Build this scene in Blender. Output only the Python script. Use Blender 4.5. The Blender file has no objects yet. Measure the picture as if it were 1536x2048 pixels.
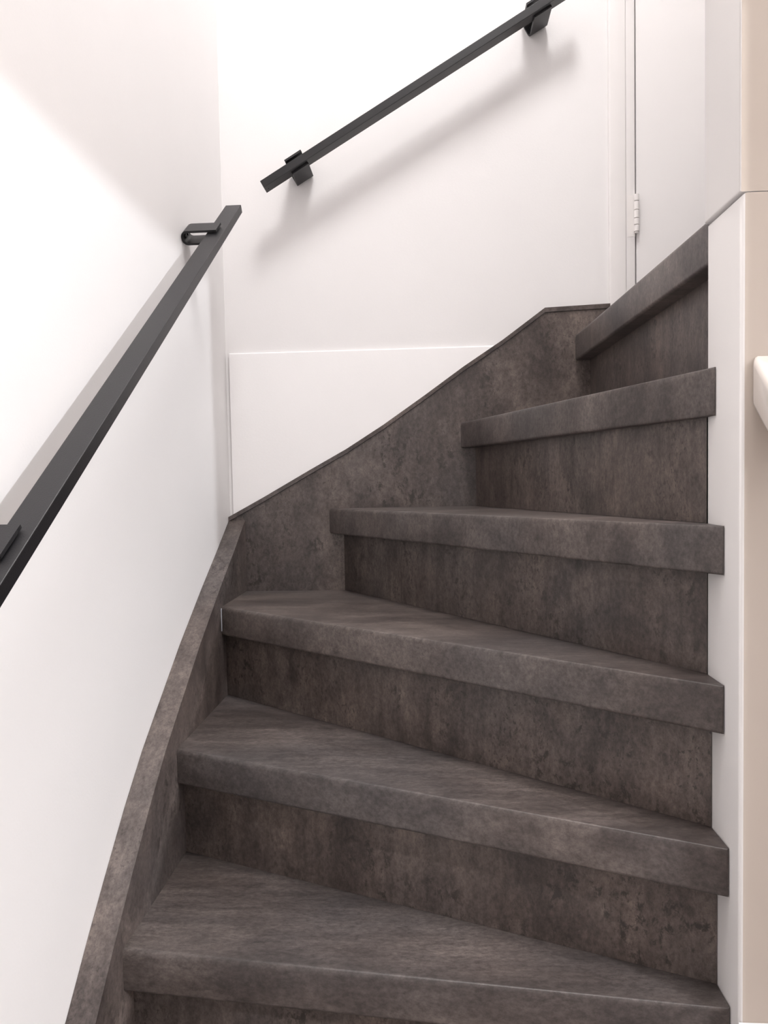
import bpy, bmesh, math
from mathutils import Vector, Matrix

# ------------------------------------------------------------------ camera
S = bpy.context.scene
COL = S.collection
F_PX, PITCH, ROLL, YAW = 1427.5, 0.04323, -0.01860, -0.06091
R = 0.185                                   # one rise; tread k has its top at (k + 3) * R
def camera():
    cr, sr, cp, sp = math.cos(ROLL), math.sin(ROLL), math.cos(PITCH), math.sin(PITCH)
    right = (cr, sr * sp, sr * cp); up = (-sr, cr * sp, cr * cp); fwd = (0, cp, -sp)
    cy, sy = math.cos(YAW), math.sin(YAW)
    T = lambda v: Vector((v[0] * cy + v[1] * sy, -v[0] * sy + v[1] * cy, v[2]))
    r, u, f = T(right), T(up), T(fwd)
    m = Matrix(((r.x, u.x, -f.x, 0), (r.y, u.y, -f.y, 0), (r.z, u.z, -f.z, 1.3537), (0, 0, 0, 1)))
    cd = bpy.data.cameras.new('camera'); c = bpy.data.objects.new('camera', cd); COL.objects.link(c)
    c.matrix_world = m
    cd.sensor_fit = 'VERTICAL'; cd.sensor_height = 24.0; cd.sensor_width = 18.0
    cd.lens = 24.0 * F_PX / 2048.0; cd.clip_start = 0.02
    S.camera = c
camera()
# ------------------------------------------------------------------ world and lights
w = bpy.data.worlds.new('world'); S.world = w; w.use_nodes = True
w.node_tree.nodes['Background'].inputs[0].default_value = (1.0, 0.96, 0.93, 1)
w.node_tree.nodes['Background'].inputs[1].default_value = 0.3
def area(name, loc, target, size, power, color, shape='DISK'):
    l = bpy.data.lights.new(name, 'AREA'); l.shape = shape; l.size = size; l.energy = power; l.color = color
    o = bpy.data.objects.new(name, l); COL.objects.link(o); o.location = loc
    o.rotation_euler = (Vector(target) - Vector(loc)).to_track_quat('-Z', 'Y').to_euler()
    return o
area('stairwell_ceiling_light', (0.20, 0.48, 3.95), (0.20, 0.48, 0), 0.66, 47, (1.0, 0.985, 0.975))
area('landing_fill_light', (1.05, 1.25, 3.9), (1.05, 1.25, 0), 0.40, 7.5, (1.0, 0.985, 0.975))  # added fill, no known lamp here; brightens the door and the wall corner
pl = bpy.data.lights.new('hall_light', 'POINT'); pl.energy = 106; pl.color = (0.935, 0.965, 1.0); pl.shadow_soft_size = 0.022
po = bpy.data.objects.new('hall_light', pl); COL.objects.link(po); po.location = (1.6, -0.316, 1.95)
S.view_settings.view_transform = 'Standard'; S.view_settings.look = 'None'
S.view_settings.gamma = 1.0; S.view_settings.use_curve_mapping = False
S.view_settings.exposure = 0.0

# ------------------------------------------------------------------ materials
def mat(name, color, rough=0.5, spec=0.5):
    m = bpy.data.materials.new(name); m.use_nodes = True
    b = m.node_tree.nodes['Principled BSDF']
    b.inputs['Base Color'].default_value = (*color, 1); b.inputs['Roughness'].default_value = rough
    b.inputs['Specular IOR Level'].default_value = spec
    return m, m.node_tree, b
def paint(name, color, rough, bump, scale=260.0, spec=0.4, tint=0.02):
    m, nt, b = mat(name, color, rough, spec)
    N, L = nt.nodes, nt.links
    tc = N.new('ShaderNodeTexCoord')
    n1 = N.new('ShaderNodeTexNoise'); n1.inputs['Scale'].default_value = scale; n1.inputs['Detail'].default_value = 4
    L.new(tc.outputs['Object'], n1.inputs['Vector'])
    bp = N.new('ShaderNodeBump'); bp.inputs['Strength'].default_value = bump; bp.inputs['Distance'].default_value = 0.001
    L.new(n1.outputs['Fac'], bp.inputs['Height']); L.new(bp.outputs['Normal'], b.inputs['Normal'])
    n2 = N.new('ShaderNodeTexNoise'); n2.inputs['Scale'].default_value = 6; n2.inputs['Detail'].default_value = 3
    L.new(tc.outputs['Object'], n2.inputs['Vector'])
    r = N.new('ShaderNodeMix'); r.data_type = 'RGBA'
    r.inputs[6].default_value = tuple(c * (1 - tint) for c in color) + (1,)
    r.inputs[7].default_value = tuple(min(1, c * (1 + tint)) for c in color) + (1,)
    L.new(n2.outputs['Fac'], r.inputs[0]); L.new(r.outputs[2], b.inputs['Base Color'])
    return m
M_WALL = paint('white_wall_paint', (0.83, 0.808, 0.805), 0.6, 0.12)
M_SATIN = paint('white_satin_woodwork', (0.84, 0.81, 0.80), 0.35, 0.03)
M_DOOR = paint('door_paint', (0.87, 0.845, 0.84), 0.35, 0.02)
M_POST = paint('cream_satin_paint', (0.80, 0.77, 0.755), 0.35, 0.02)
M_CREAM = paint('cream_hall_paint', (0.55, 0.475, 0.415), 0.45, 0.02)
M_GLOSS = paint('cream_gloss_paint', (0.66, 0.60, 0.555), 0.12, 0.0, spec=0.6)
M_FLOOR = paint('grey_floor', (0.16, 0.14, 0.13), 0.5, 0.05)
M_BLACK = paint('black_powder_coat', (0.010, 0.0093, 0.0108), 0.40, 0.25, 900, spec=0.45)
M_LIT_GAP, _, _ = mat('pale_lit_gap', (0.42, 0.43, 0.47), 0.35)
M_HOLE, _, _ = mat('black_screw_hole', (0.001, 0.001, 0.001), 0.9, 0.1)
M_BRASS, _, _ = mat('painted_hinge', (0.84, 0.805, 0.785), 0.35)

def concrete(name, stretch, seed, base=1.0, speck=1.0, streak=(1, 1, 0.12), warm=1.0, mottle=1.0):
    """dark brown-grey concrete-look laminate: cloudy patches, fine grain, clustered dark pits"""
    m, nt, b = mat(name, (0.1, 0.085, 0.08), 0.42, 0.45)
    N, L = nt.nodes, nt.links
    tc = N.new('ShaderNodeTexCoord'); mp = N.new('ShaderNodeMapping')
    mp.inputs['Location'].default_value = (seed * 3.17, seed * 1.31, seed * 2.23)
    mp.inputs['Scale'].default_value = stretch
    oi = N.new('ShaderNodeObjectInfo')
    L.new(tc.outputs['Object'], mp.inputs['Vector'])
    off = N.new('ShaderNodeVectorMath'); off.operation = 'ADD'
    mul = N.new('ShaderNodeMath'); mul.operation = 'MULTIPLY'; mul.inputs[1].default_value = 13.0
    L.new(oi.outputs['Random'], mul.inputs[0]); L.new(mp.outputs[0], off.inputs[0]); L.new(mul.outputs[0], off.inputs[1])
    V = off.outputs[0]
    def noise(scale, detail, rough=0.6, dist=0.0):
        n = N.new('ShaderNodeTexNoise'); n.inputs['Scale'].default_value = scale
        n.inputs['Detail'].default_value = detail; n.inputs['Roughness'].default_value = rough
        n.inputs['Distortion'].default_value = dist
        L.new(V, n.inputs['Vector']); return n.outputs['Fac']
    def ramp(src, stops):
        r = N.new('ShaderNodeValToRGB'); L.new(src, r.inputs[0])
        e = r.color_ramp.elements
        e[0].position, e[0].color = stops[0][0], (*stops[0][1], 1)
        e[1].position, e[1].color = stops[-1][0], (*stops[-1][1], 1)
        for p, c in stops[1:-1]:
            k = e.new(p); k.color = (*c, 1)
        return r.outputs[0]
    def mix(kind, fac, a, c):
        x = N.new('ShaderNodeMix'); x.data_type = 'RGBA'; x.blend_type = kind
        if isinstance(fac, float): x.inputs[0].default_value = fac
        else: L.new(fac, x.inputs[0])
        L.new(a, x.inputs[6])
        if isinstance(c, tuple): x.inputs[7].default_value = (*c, 1)
        else: L.new(c, x.inputs[7])
        return x.outputs[2]
    g = lambda r_, g_, b_: (r_ * base * warm, g_ * base * 1.03, b_ * base * .985 / warm)
    clouds = ramp(noise(5.5, 7, 0.62, 0.6), [(0.36, g(.054, .041, .039)), (0.5, g(.091, .070, .066)), (0.64, g(.136, .106, .099))])
    cool = noise(3.1, 4, 0.5)
    c1 = mix('MIX', ramp(cool, [(0.45, (0, 0, 0)), (0.65, (.45, .45, .45))]), clouds, g(.083, .073, .076))
    grain = ramp(noise(150, 5, 0.8), [(0.36, (.68, .67, .67)), (0.64, (1.30, 1.30, 1.30))])
    c2 = mix('MULTIPLY', 1.0, c1, grain)
    mott = ramp(noise(24, 8, 0.72, 0.3), [(0.36, (.66, .65, .65)), (0.5, (1, 1, 1)), (0.64, (1.28, 1.27, 1.25))])
    c2 = mix('MULTIPLY', mottle, c2, mott)
    sm = N.new('ShaderNodeMapping'); sm.inputs['Scale'].default_value = streak; L.new(V, sm.inputs['Vector'])
    sn = N.new('ShaderNodeTexNoise'); sn.inputs['Scale'].default_value = 46; sn.inputs['Detail'].default_value = 5
    sn.inputs['Roughness'].default_value = 0.6; L.new(sm.outputs[0], sn.inputs['Vector'])
    c2 = mix('MULTIPLY', 1.0, c2, ramp(sn.outputs['Fac'], [(0.32, (.80, .80, .80)), (0.68, (1.16, 1.16, 1.16))]))
    # clustered dark pits
    pit = ramp(noise(48, 8, 0.76, 0.3), [(0.53, (0, 0, 0)), (0.60, (1, 1, 1))])
    where = ramp(noise(7.3, 4, 0.6), [(0.45, (0, 0, 0)), (0.58, (1, 1, 1))])
    pm = mix('MULTIPLY', 1.0, pit, where)
    pf = N.new('ShaderNodeMath'); pf.operation = 'MULTIPLY'; pf.inputs[1].default_value = 0.95 * speck
    L.new(pm, pf.inputs[0])
    c3 = mix('MIX', pf.outputs[0], c2, g(.030, .023, .022))
    # tiny pores, thicker in some patches
    pore = ramp(noise(170, 3, 0.55), [(0.57, (0, 0, 0)), (0.65, (1, 1, 1))])
    pw = ramp(noise(9.1, 4, 0.6), [(0.44, (.10, .10, .10)), (0.62, (1, 1, 1))])
    pq = mix('MULTIPLY', 1.0, pore, pw)
    ph = N.new('ShaderNodeMath'); ph.operation = 'MULTIPLY'; ph.inputs[1].default_value = 0.85 * speck
    L.new(pq, ph.inputs[0])
    c3 = mix('MIX', ph.outputs[0], c3, g(.034, .026, .025))
    L.new(c3, b.inputs['Base Color'])
    bp = N.new('ShaderNodeBump'); bp.inputs['Strength'].default_value = 0.22; bp.inputs['Distance'].default_value = 0.0012
    L.new(noise(90, 5, 0.7), bp.inputs['Height']); L.new(bp.outputs[0], b.inputs['Normal'])
    rr = N.new('ShaderNodeMapRange'); L.new(cool, rr.inputs[0])
    rr.inputs[3].default_value = 0.36; rr.inputs[4].default_value = 0.52
    L.new(rr.outputs[0], b.inputs['Roughness'])
    return m
M_TREAD = concrete('concrete_look_tread', (0.65, 1.5, 1.0), 1.0, 0.98, 0.5, (0.22, 1, 1), 0.985, 0.45)
M_RISER = concrete('concrete_look_riser', (1.25, 1.25, 0.8), 2.0, 1.0, 1.0, (1, 1, 0.12), 1.03)
M_STRING = concrete('concrete_look_stringer', (1.2, 1.0, 0.8), 3.0, 1.08, 0.9, (0.8, 0.8, 0.5), 1.0, 0.7)
M_CAP = concrete('concrete_look_cap', (1.0, 1.0, 1.0), 4.0, 1.0, 0.3, (0.6, 0.6, 0.6))

# ------------------------------------------------------------------ mesh helpers
def link(name, bm, m, parent=None, smooth=False):
    me = bpy.data.meshes.new(name); bmesh.ops.recalc_face_normals(bm, faces=bm.faces); bm.to_mesh(me); bm.free()
    if m: me.materials.append(m)
    if smooth:
        for p in me.polygons: p.use_smooth = True
    o = bpy.data.objects.new(name, me); COL.objects.link(o)
    if parent:
        o.parent = parent
        o.matrix_parent_inverse = Matrix.Translation(-Vector(parent.location)) if parent.type == 'EMPTY' and not parent.parent else Matrix.Identity(4)
    return o
def poly(bm, pts, vec):
    """extrude the closed polygon pts (3D) along vec"""
    a = [bm.verts.new(Vector(p)) for p in pts]; b = [bm.verts.new(Vector(p) + Vector(vec)) for p in pts]
    n = len(pts); bm.faces.new(a[::-1]); bm.faces.new(b)
    for i in range(n): bm.faces.new((a[i], a[(i + 1) % n], b[(i + 1) % n], b[i]))
    return a, b
def box(bm, x0, x1, y0, y1, z0, z1):
    return poly(bm, [(x0, y0, z0), (x1, y0, z0), (x1, y1, z0), (x0, y1, z0)], (0, 0, z1 - z0))
def edge(bm, p, q):
    for e in bm.edges:
        s = {e.verts[0], e.verts[1]}
        if p in s and q in s: return e
def bevel(bm, edges, r, seg=3):
    edges = [e for e in edges if e]
    if edges: bmesh.ops.bevel(bm, geom=edges, offset=r, offset_type='OFFSET', segments=seg, profile=0.5, affect='EDGES')
def bevel_all(bm, r, seg=2): bevel(bm, list(bm.edges), r, seg)
def thing(name, loc, label, cat, group=None):
    o = bpy.data.objects.new(name, None); COL.objects.link(o); o.location = loc; o.empty_display_size = 0.1
    o['label'] = label; o['category'] = cat
    if group: o['group'] = group
    return o
def struct(name, bm, m, parent=None, smooth=False):
    o = link(name, bm, m, parent, smooth)
    if not parent: o['kind'] = 'structure'
    return o
def smooth_angle(o):
    for p in o.data.polygons: p.use_smooth = True
    o.data.set_sharp_from_angle(angle=math.radians(40))

XW, YB = -0.450, 1.605          # left wall, back wall
XS, YS = -0.412, 1.590          # faces of the stringers towards the treads
XP = 0.3392                      # face of the right wall end that the treads meet
ZU, ZC = 9 * R, 4.05            # upper floor, stairwell ceiling

# ------------------------------------------------------------------ the room
bm = bmesh.new(); box(bm, XW - .1, XW, -1.6, YB + .1, -.1, ZC); struct('wall_left', bm, M_WALL)
bm = bmesh.new(); box(bm, XW, 0.402, YB, YB + .1, -.1, ZC); box(bm, .402, 1.36, YB, YB + .1, -.1, ZU - .03)
box(bm, .402, 1.36, YB, YB + .1, ZU + 2.1, ZC); box(bm, 1.36, 1.7, YB, YB + .1, -.1, ZC)
wb = struct('wall_back', bm, M_WALL)
# lower board of the back wall, a few millimetres proud, with a softly rounded top edge
bm = bmesh.new(); a, b = box(bm, -.441, .402, YB - .006, YB, 0.6, 1.648)
bevel(bm, [edge(bm, b[0], b[1])], .0035, 3); o = struct('wall_panel', bm, M_WALL, wb); smooth_angle(o)
bm = bmesh.new(); box(bm, 1.7, 1.8, .8, YB + .1, -.1, ZC); struct('wall_landing', bm, M_WALL)
# right wall end (spine wall): lower part with rounded corners, upper part a touch proud
zj = 1.655
bm = bmesh.new(); a, b = box(bm, .340, 1.7, .797, .893, -.1, zj - .001)
bevel(bm, [edge(bm, a[0], b[0]), edge(bm, a[3], b[3]), edge(bm, b[0], b[3])], .006, 4)
wr = struct('wall_right', bm, M_POST); smooth_angle(wr)
wr.data.materials.append(M_CREAM)
bm = bmesh.new(); a, b = box(bm, .338, 1.7, .797, .896, zj, ZC)
bevel(bm, [edge(bm, a[0], b[0]), edge(bm, a[3], b[3]), edge(bm, a[0], a[3])], .003, 3)
wu = struct('upper_board', bm, M_POST, wr); smooth_angle(wu)
wu.data.materials.append(M_CREAM)
for o in (wr, wu):
    for p in o.data.polygons:
        if p.normal.y < -0.9: p.material_index = 1
# side wall of the lower hall with its opening (jamb and head are what shade the left wall)
bm = bmesh.new()
XH = 0.56
box(bm, XH, XH + .10, .605, .80, -.1, ZC); box(bm, XH, XH + .10, -1.6, -.95, -.1, ZC)
box(bm, XH, XH + .10, -.95, .605, 1.876, ZC)
struct('wall_hall', bm, M_WALL)
bm = bmesh.new(); box(bm, XW - .1, 2.6, -1.7, -1.6, -.1, ZC); struct('wall_front', bm, M_WALL)
bm = bmesh.new(); box(bm, 2.5, 2.6, -1.6, .9, -.1, 2.5); struct('wall_far', bm, M_CREAM)
bm = bmesh.new(); box(bm, 1.7, 2.5, .797, .893, -.1, 2.5); struct('wall_side', bm, M_CREAM)
bm = bmesh.new(); box(bm, XW, 2.6, -1.6, YB, -.1, 0); struct('floor', bm, M_FLOOR)
bm = bmesh.new(); box(bm, XW - .1, 1.8, -1.7, YB + .1, ZC, ZC + .1); struct('ceiling', bm, M_WALL)
bm = bmesh.new(); box(bm, XH + .1, 2.6, -1.6, .797, 2.4, 2.5); struct('ceiling_hall', bm, M_WALL)

# ------------------------------------------------------------------ door at the top of the stairs
bm = bmesh.new(); box(bm, .461, 1.30, YB - .004, YB + .036, ZU + .006, ZU + 2.03)
bevel_all(bm, .0015, 2)
d = struct('door_1', bm, M_DOOR)
bm = bmesh.new()                                  # frame: outer lining, then the narrow rebate lip beside the leaf
a, b = box(bm, .402, .4385, YB - .010, YB + .06, ZU + .001, ZU + 2.1); bevel(bm, [edge(bm, a[0], b[0]), edge(bm, a[1], b[1])], .003, 3)
a, b = box(bm, .4385, .4575, YB - .0085, YB + .06, ZU + .001, ZU + 2.1); bevel(bm, [edge(bm, a[1], b[1])], .002, 2)
box(bm, .4575, .461, YB + .012, YB + .06, ZU + .001, ZU + 2.1)
box(bm, 1.303, 1.36, YB - .010, YB + .06, ZU + .001, ZU + 2.1); box(bm, .4575, 1.303, YB - .010, YB + .06, ZU + 2.04, ZU + 2.1)
o = struct('door_frame', bm, M_SATIN, d); smooth_angle(o)
def cyl(bm, p0, p1, r, n=20):
    p0, p1 = Vector(p0), Vector(p1); q = (p1 - p0).to_track_quat('Z', 'Y').to_matrix()
    A, B = [], []
    for i in range(n):
        v = q @ Vector((r * math.cos(2 * math.pi * i / n), r * math.sin(2 * math.pi * i / n), 0))
        A.append(bm.verts.new(p0 + v)); B.append(bm.verts.new(p1 + v))
    for i in range(n): bm.faces.new((A[i], A[(i + 1) % n], B[(i + 1) % n], B[i]))
    bm.faces.new(A[::-1]); bm.faces.new(B)
for zc in (1.915, ZU + 1.75):
    bm = bmesh.new(); box(bm, .4405, .4575, YB - .0088, YB - .0080, zc - .044, zc + .044)
    h = struct('hinge', bm, M_BRASS, d)
    seg = [0, .0095, .0275, .046, .063, .0765, .088]       # five knuckles and the pin tip
    for k in range(5):
        bm = bmesh.new(); z1 = zc + .044 - seg[k]; z0 = zc + .044 - seg[k + 1] + .0014
        if k == 0: z0 = zc + .044 - .0150 + .0014
        elif k == 1: z1 = zc + .044 - .0150; z0 = zc + .044 - .0335 + .0014
        elif k == 2: z1 = zc + .044 - .0335; z0 = zc + .044 - .0510 + .0014
        elif k == 3: z1 = zc + .044 - .0510; z0 = zc + .044 - .0650 + .0014
        else: z1 = zc + .044 - .0650; z0 = zc + .044 - .0780
        cyl(bm, (.4590, YB - .0125, z0), (.4590, YB - .0125, z1), .0054)
        o = struct('knuckle', bm, M_BRASS, h); smooth_angle(o)
    bm = bmesh.new(); cyl(bm, (.4590, YB - .0125, zc - .0375), (.4590, YB - .0125, zc - .0342), .0038)
    o = struct('pin', bm, M_BRASS, h); smooth_angle(o)
# upper landing floor
bm = bmesh.new(); poly(bm, [(.372, YB, ZU - .15), (.372, .893, ZU - .15), (1.7, .893, ZU - .15), (1.7, YB, ZU - .15)], (0, 0, .15))
struct('floor_upper', bm, M_TREAD)

# ------------------------------------------------------------------ staircase
st = thing('staircase', (0, .9, 0), 'dark brown-grey concrete-look winder staircase turning right between white walls', 'stairs')
T = 0.0565                       # nosing height
# nosing line: left end (x, y), right end (x, y); riser line the same way
NOSE = {-2: ((XS, .200), (XP, .190)), -1: ((XS, .430), (XP, .410)), 0: ((XS, .665), (XP, .620)),
        1: ((XS, .895), (XP, .818)), 2: ((XS, 1.116), (XP, .822)), 3: ((XS, 1.385), (XP, .836)),
        4: ((-.220, YS), (XP, .837)), 5: ((.076, YS), (XP, .862)), 6: ((.327, YS), (.345, .899))}
RISE = {-2: ((XS, .230), (XP, .220)), -1: ((XS, .460), (XP, .440)), 0: ((XS, .695), (XP, .650)),
        1: ((XS, .925), (XP, .849)), 2: ((XS, 1.147), (XP, .857)), 3: ((XS, 1.413), (XP, .874)),
        4: ((-.188, YS), (XP, .888)), 5: ((.108, YS), (XP, .890)), 6: ((.359, YS), (.372, .899))}
for k in range(-2, 7):
    z = (k + 3) * R
    (lx, ly), (rx, ry) = NOSE[k]
    if k < 6:
        (blx, bly), (brx, bry) = RISE[k + 1]
        if k + 1 <= 3: back = [(brx, bry + .012), (blx, bly + .012)]
        elif k == 3: back = [(brx, bry + .004), (blx + .02, bly), (XS, YS)]
        elif k == 4: back = [(brx, bry + .002), (blx + .02, bly)]
        else: back = [(XP, .8945), (brx, .8945), (blx + .006, bly)]
    else:
        back = [(.372, .899), (.372, YS)]
    pts = [(lx, ly, z - T), (rx, ry, z - T)] + [(x, y, z - T) for x, y in back]
    bm = bmesh.new(); a, b = poly(bm, pts, (0, 0, T))
    if k < 6: bevel(bm, [edge(bm, a[1], b[1])], .003, 3)
    bm.verts.ensure_lookup_table()
    d_ = Vector((rx - lx, ry - ly, 0)).normalized(); n_ = Vector((d_.y, -d_.x, 0))
    def front(zz):
        out = []
        for e in bm.edges:
            c0, c1 = e.verts[0].co, e.verts[1].co
            if abs(c0.z - zz) < 1e-5 and abs(c1.z - zz) < 1e-5 and all(abs((c - Vector((lx, ly, zz))).dot(n_)) < 1e-4 for c in (c0, c1)): out.append(e)
        return out
    bevel(bm, front(z), .008, 5); bevel(bm, front(z - T), .0045, 3)
    o = link('tread', bm, M_TREAD, st); smooth_angle(o)
    if k == 6: o['label'] = 'top nosing that edges the upper landing'
    # riser below this tread
    (lx, ly), (rx, ry) = RISE[k]
    d_ = Vector((rx - lx, ry - ly, 0)).normalized(); n_ = Vector((-d_.y, d_.x, 0)) * .010
    pts = [(lx, ly), (rx, ry), (rx + n_.x, ry + n_.y), (lx + n_.x, ly + n_.y)]
    if k < 6: pts = [(lx, ly), (rx, ry), (rx, min(ry + .006, .8925)), (lx + (.008 if k >= 4 else 0), ly + (0 if k >= 4 else .011))]
    bm = bmesh.new(); poly(bm, [(x, y, z - R + .0004) for x, y in pts], (0, 0, R - T - .0004))
    link('riser', bm, M_RISER, st)
# left stringer
prof = [(.10, .0005), (.10, .03), (.30, .235), (.50, .420), (.66, .555), (.815, .7025), (.875, .765), (.9325, .821), (1.0, .884),
        (1.07, .942), (1.132, .985), (1.25, 1.066), (1.378, 1.145), (1.407, 1.162), (1.50, 1.216), (YS, 1.271)]
pts = [(XS, y, z) for y, z in prof] + [(XS, YS, .0005)]
bm = bmesh.new(); a, b = poly(bm, pts, (XW - XS + .0005, 0, 0))
bevel(bm, [edge(bm, a[i], a[i + 1]) for i in range(1, len(prof) - 1)], .0012, 2)
o = link('stringer', bm, M_STRING, st); smooth_angle(o); o['label'] = 'left stringer along the white wall, curved top edge'
# back stringer with its thin capping strip
cap = [(-.4495, 1.2790), (-.366, 1.3235), (-.262, 1.3815), (-.179, 1.4265), (-.095, 1.4785), (.0, 1.543), (.084, 1.602), (.170, 1.6575), (.262, 1.7240), (.4015, 1.7285)]
CT = .0105
pts = [(x, YS, z - CT) for x, z in cap] + [(.4015, YS, 0.2), (-.4495, YS, 0.2)]
bm = bmesh.new(); poly(bm, pts, (0, .0085, 0))
o = link('stringer', bm, M_STRING, st); o['label'] = 'stringer along the back wall, levelling out at the landing'
pts = [(x, YS - .0025, z) for x, z in cap] + [(x, YS - .0025, z - CT + .0008) for x, z in reversed(cap)]
bm = bmesh.new(); poly(bm, pts, (0, .011, 0)); link('capping_strip', bm, M_CAP, st)
# pale strip standing in for the lit gap where a nosing meets the left stringer
bm = bmesh.new(); box(bm, XS - .0002, XS + .0016, 1.3835, 1.3875, 6 * R - .048, 6 * R - .003); o = link('lit_gap_strip', bm, M_LIT_GAP, st)
o['label'] = 'pale strip for the lit gap at the end of the nosing'
# white closed string under the banister below the wall end
bm = bmesh.new(); poly(bm, [(XP, .12, 0.0005), (XP, .7965, 0.0005), (XP, .7965, .74), (XP, .60, .56), (XP, .12, .16)], (.035, 0, 0))
link('stringer', bm, M_SATIN, st)['label'] = 'white inner stringer below the wall end'

# ------------------------------------------------------------------ black handrails
def local_box(bm, M, x0, x1, y0, y1, z0, z1):
    vs = box(bm, x0, x1, y0, y1, z0, z1)
    for grp in vs:
        for v in grp: v.co = M @ v.co
def u_bracket(bm, M, length, depth, gap, th, rad):
    """U section in the local x (out from wall) / z plane, extruded along local y"""
    h = gap / 2 + th; n = 6
    outer, inner = [], []
    outer.append((depth, h)); inner.append((depth, h - th))
    for i in range(n + 1):
        a = math.pi / 2 + math.pi / 2 * i / n
        outer.append((rad + rad * math.cos(a), h - rad + rad * math.sin(a)))
        inner.append((rad + (rad - th) * math.cos(a), h - rad + (rad - th) * math.sin(a)))
    for i in range(n + 1):
        a = math.pi + math.pi / 2 * i / n
        outer.append((rad + rad * math.cos(a), -h + rad + rad * math.sin(a)))
        inner.append((rad + (rad - th) * math.cos(a), -h + rad + (rad - th) * math.sin(a)))
    outer.append((depth, -h)); inner.append((depth, -h + th))
    ring = []
    for (px, pz) in outer + inner[::-1]: ring.append((px, pz))
    m_ = len(outer)
    v0 = [bm.verts.new(M @ Vector((x, 0, z))) for x, z in ring]; v1 = [bm.verts.new(M @ Vector((x, length, z))) for x, z in ring]
    N_ = len(ring)
    for i in range(m_ - 1):
        j = N_ - 1 - i
        bm.faces.new((v0[i], v0[i + 1], v0[j - 1], v0[j])); bm.faces.new((v1[i], v1[j], v1[j - 1], v1[i + 1]))
    for i in range(N_): bm.faces.new((v0[i], v1[i], v1[(i + 1) % N_], v0[(i + 1) % N_]))
def frame(origin, along, out):
    """matrix: local x = out from the wall, local y = along the rail, local z = up"""
    y = Vector(along).normalized(); x = Vector(out).normalized(); z = x.cross(y)
    if z.z < 0: z = -z
    return Matrix(((x.x, y.x, z.x, origin[0]), (x.y, y.y, z.y, origin[1]), (x.z, y.z, z.z, origin[2]), (0, 0, 0, 1)))
# RAISE: how far the bracket's upper flange stands clear of the rail
def handrail(name_label, wall_pt, along, out, gap, width, thick, length, brackets, blen, group, RAISE):
    """wall_pt: upper end of the top face, projected on the wall; rail runs back along -along"""
    t = thing('handrail', wall_pt, name_label, 'handrail', group)
    M = frame(wall_pt, along, out)
    bm = bmesh.new(); local_box(bm, M, gap, gap + width, -length, 0, -thick, 0)
    bevel_all(bm, .0009, 2); link('rail', bm, M_BLACK, t)
    for s in brackets:
        bm = bmesh.new(); Mb = M @ Matrix.Translation((0, s - blen, -thick / 2 + RAISE / 2))
        u_bracket(bm, Mb, blen, gap + width * .62, thick + RAISE, .0042, .0115)
        bk = link('bracket', bm, M_BLACK, t); smooth_angle(bk)
        for dy in (.3, .7):
            bm = bmesh.new(); p0 = Mb @ Vector((.0042, blen * dy, 0)); p1 = Mb @ Vector((.0062, blen * dy, 0)); cyl(bm, p0, p1, .004, 12)
            sc = link('screw', bm, M_BLACK, bk); sc.matrix_parent_inverse = Matrix.Identity(4)
    return t
# left wall rail: top-right edge passes (-.37, 1.463, 1.9235), slope .75
xr = -.370
handrail('black flat-bar handrail on the left wall, rising away beside the lower steps', (XW, 1.4635, 1.7379 + R), (0, 1, .75), (1, 0, 0),
         .080 - .0318, .0318, .0155, 1.75, (-.132, -1.0145), .043, 'black handrails', .0025)
# back wall rail
hb = handrail('black flat-bar handrail on the back wall, rising right towards the door', (.32, YB, 2.0060 + R + .32 * math.tan(math.radians(29.88))), (1, 0, math.tan(math.radians(29.88))), (0, -1, 0),
         .082 - .030, .030, .0160, .765, (-.0655, -.657), .041, 'black handrails', .0105)

bm = bmesh.new(); Mh = frame((.32, YB, 2.0060 + R + .32 * math.tan(math.radians(29.88))), (1, 0, math.tan(math.radians(29.88))), (0, -1, 0))
cyl(bm, Mh @ Vector((.066, -.757, -.0164)), Mh @ Vector((.066, -.757, -.0155)), .0011, 10); link('screw_hole_dot', bm, M_HOLE, hb)  # black disc standing in for the dark of a screw hole
# ------------------------------------------------------------------ white banister at the right edge
t = thing('banister', (.375, .79, 1.3), 'glossy cream wooden banister rail fixed to the beige wall end', 'banister')
bm = bmesh.new()
y0, y1, zt, sl = .7965, .02, 1.4830, 0.96
poly(bm, [(.350, y0, zt), (.350, y0, zt - .055), (.350, y1, zt - .055 - sl * (y0 - y1)), (.350, y1, zt - sl * (y0 - y1))], (.050, 0, 0))
bevel_all(bm, .006, 3); o = link('rail', bm, M_GLOSS, t); smooth_angle(o)
bm = bmesh.new(); a, b = box(bm, .342, .412, -.04, .03, 0.0005, .86); bevel_all(bm, .004, 2); o = link('newel', bm, M_GLOSS, t); smooth_angle(o)
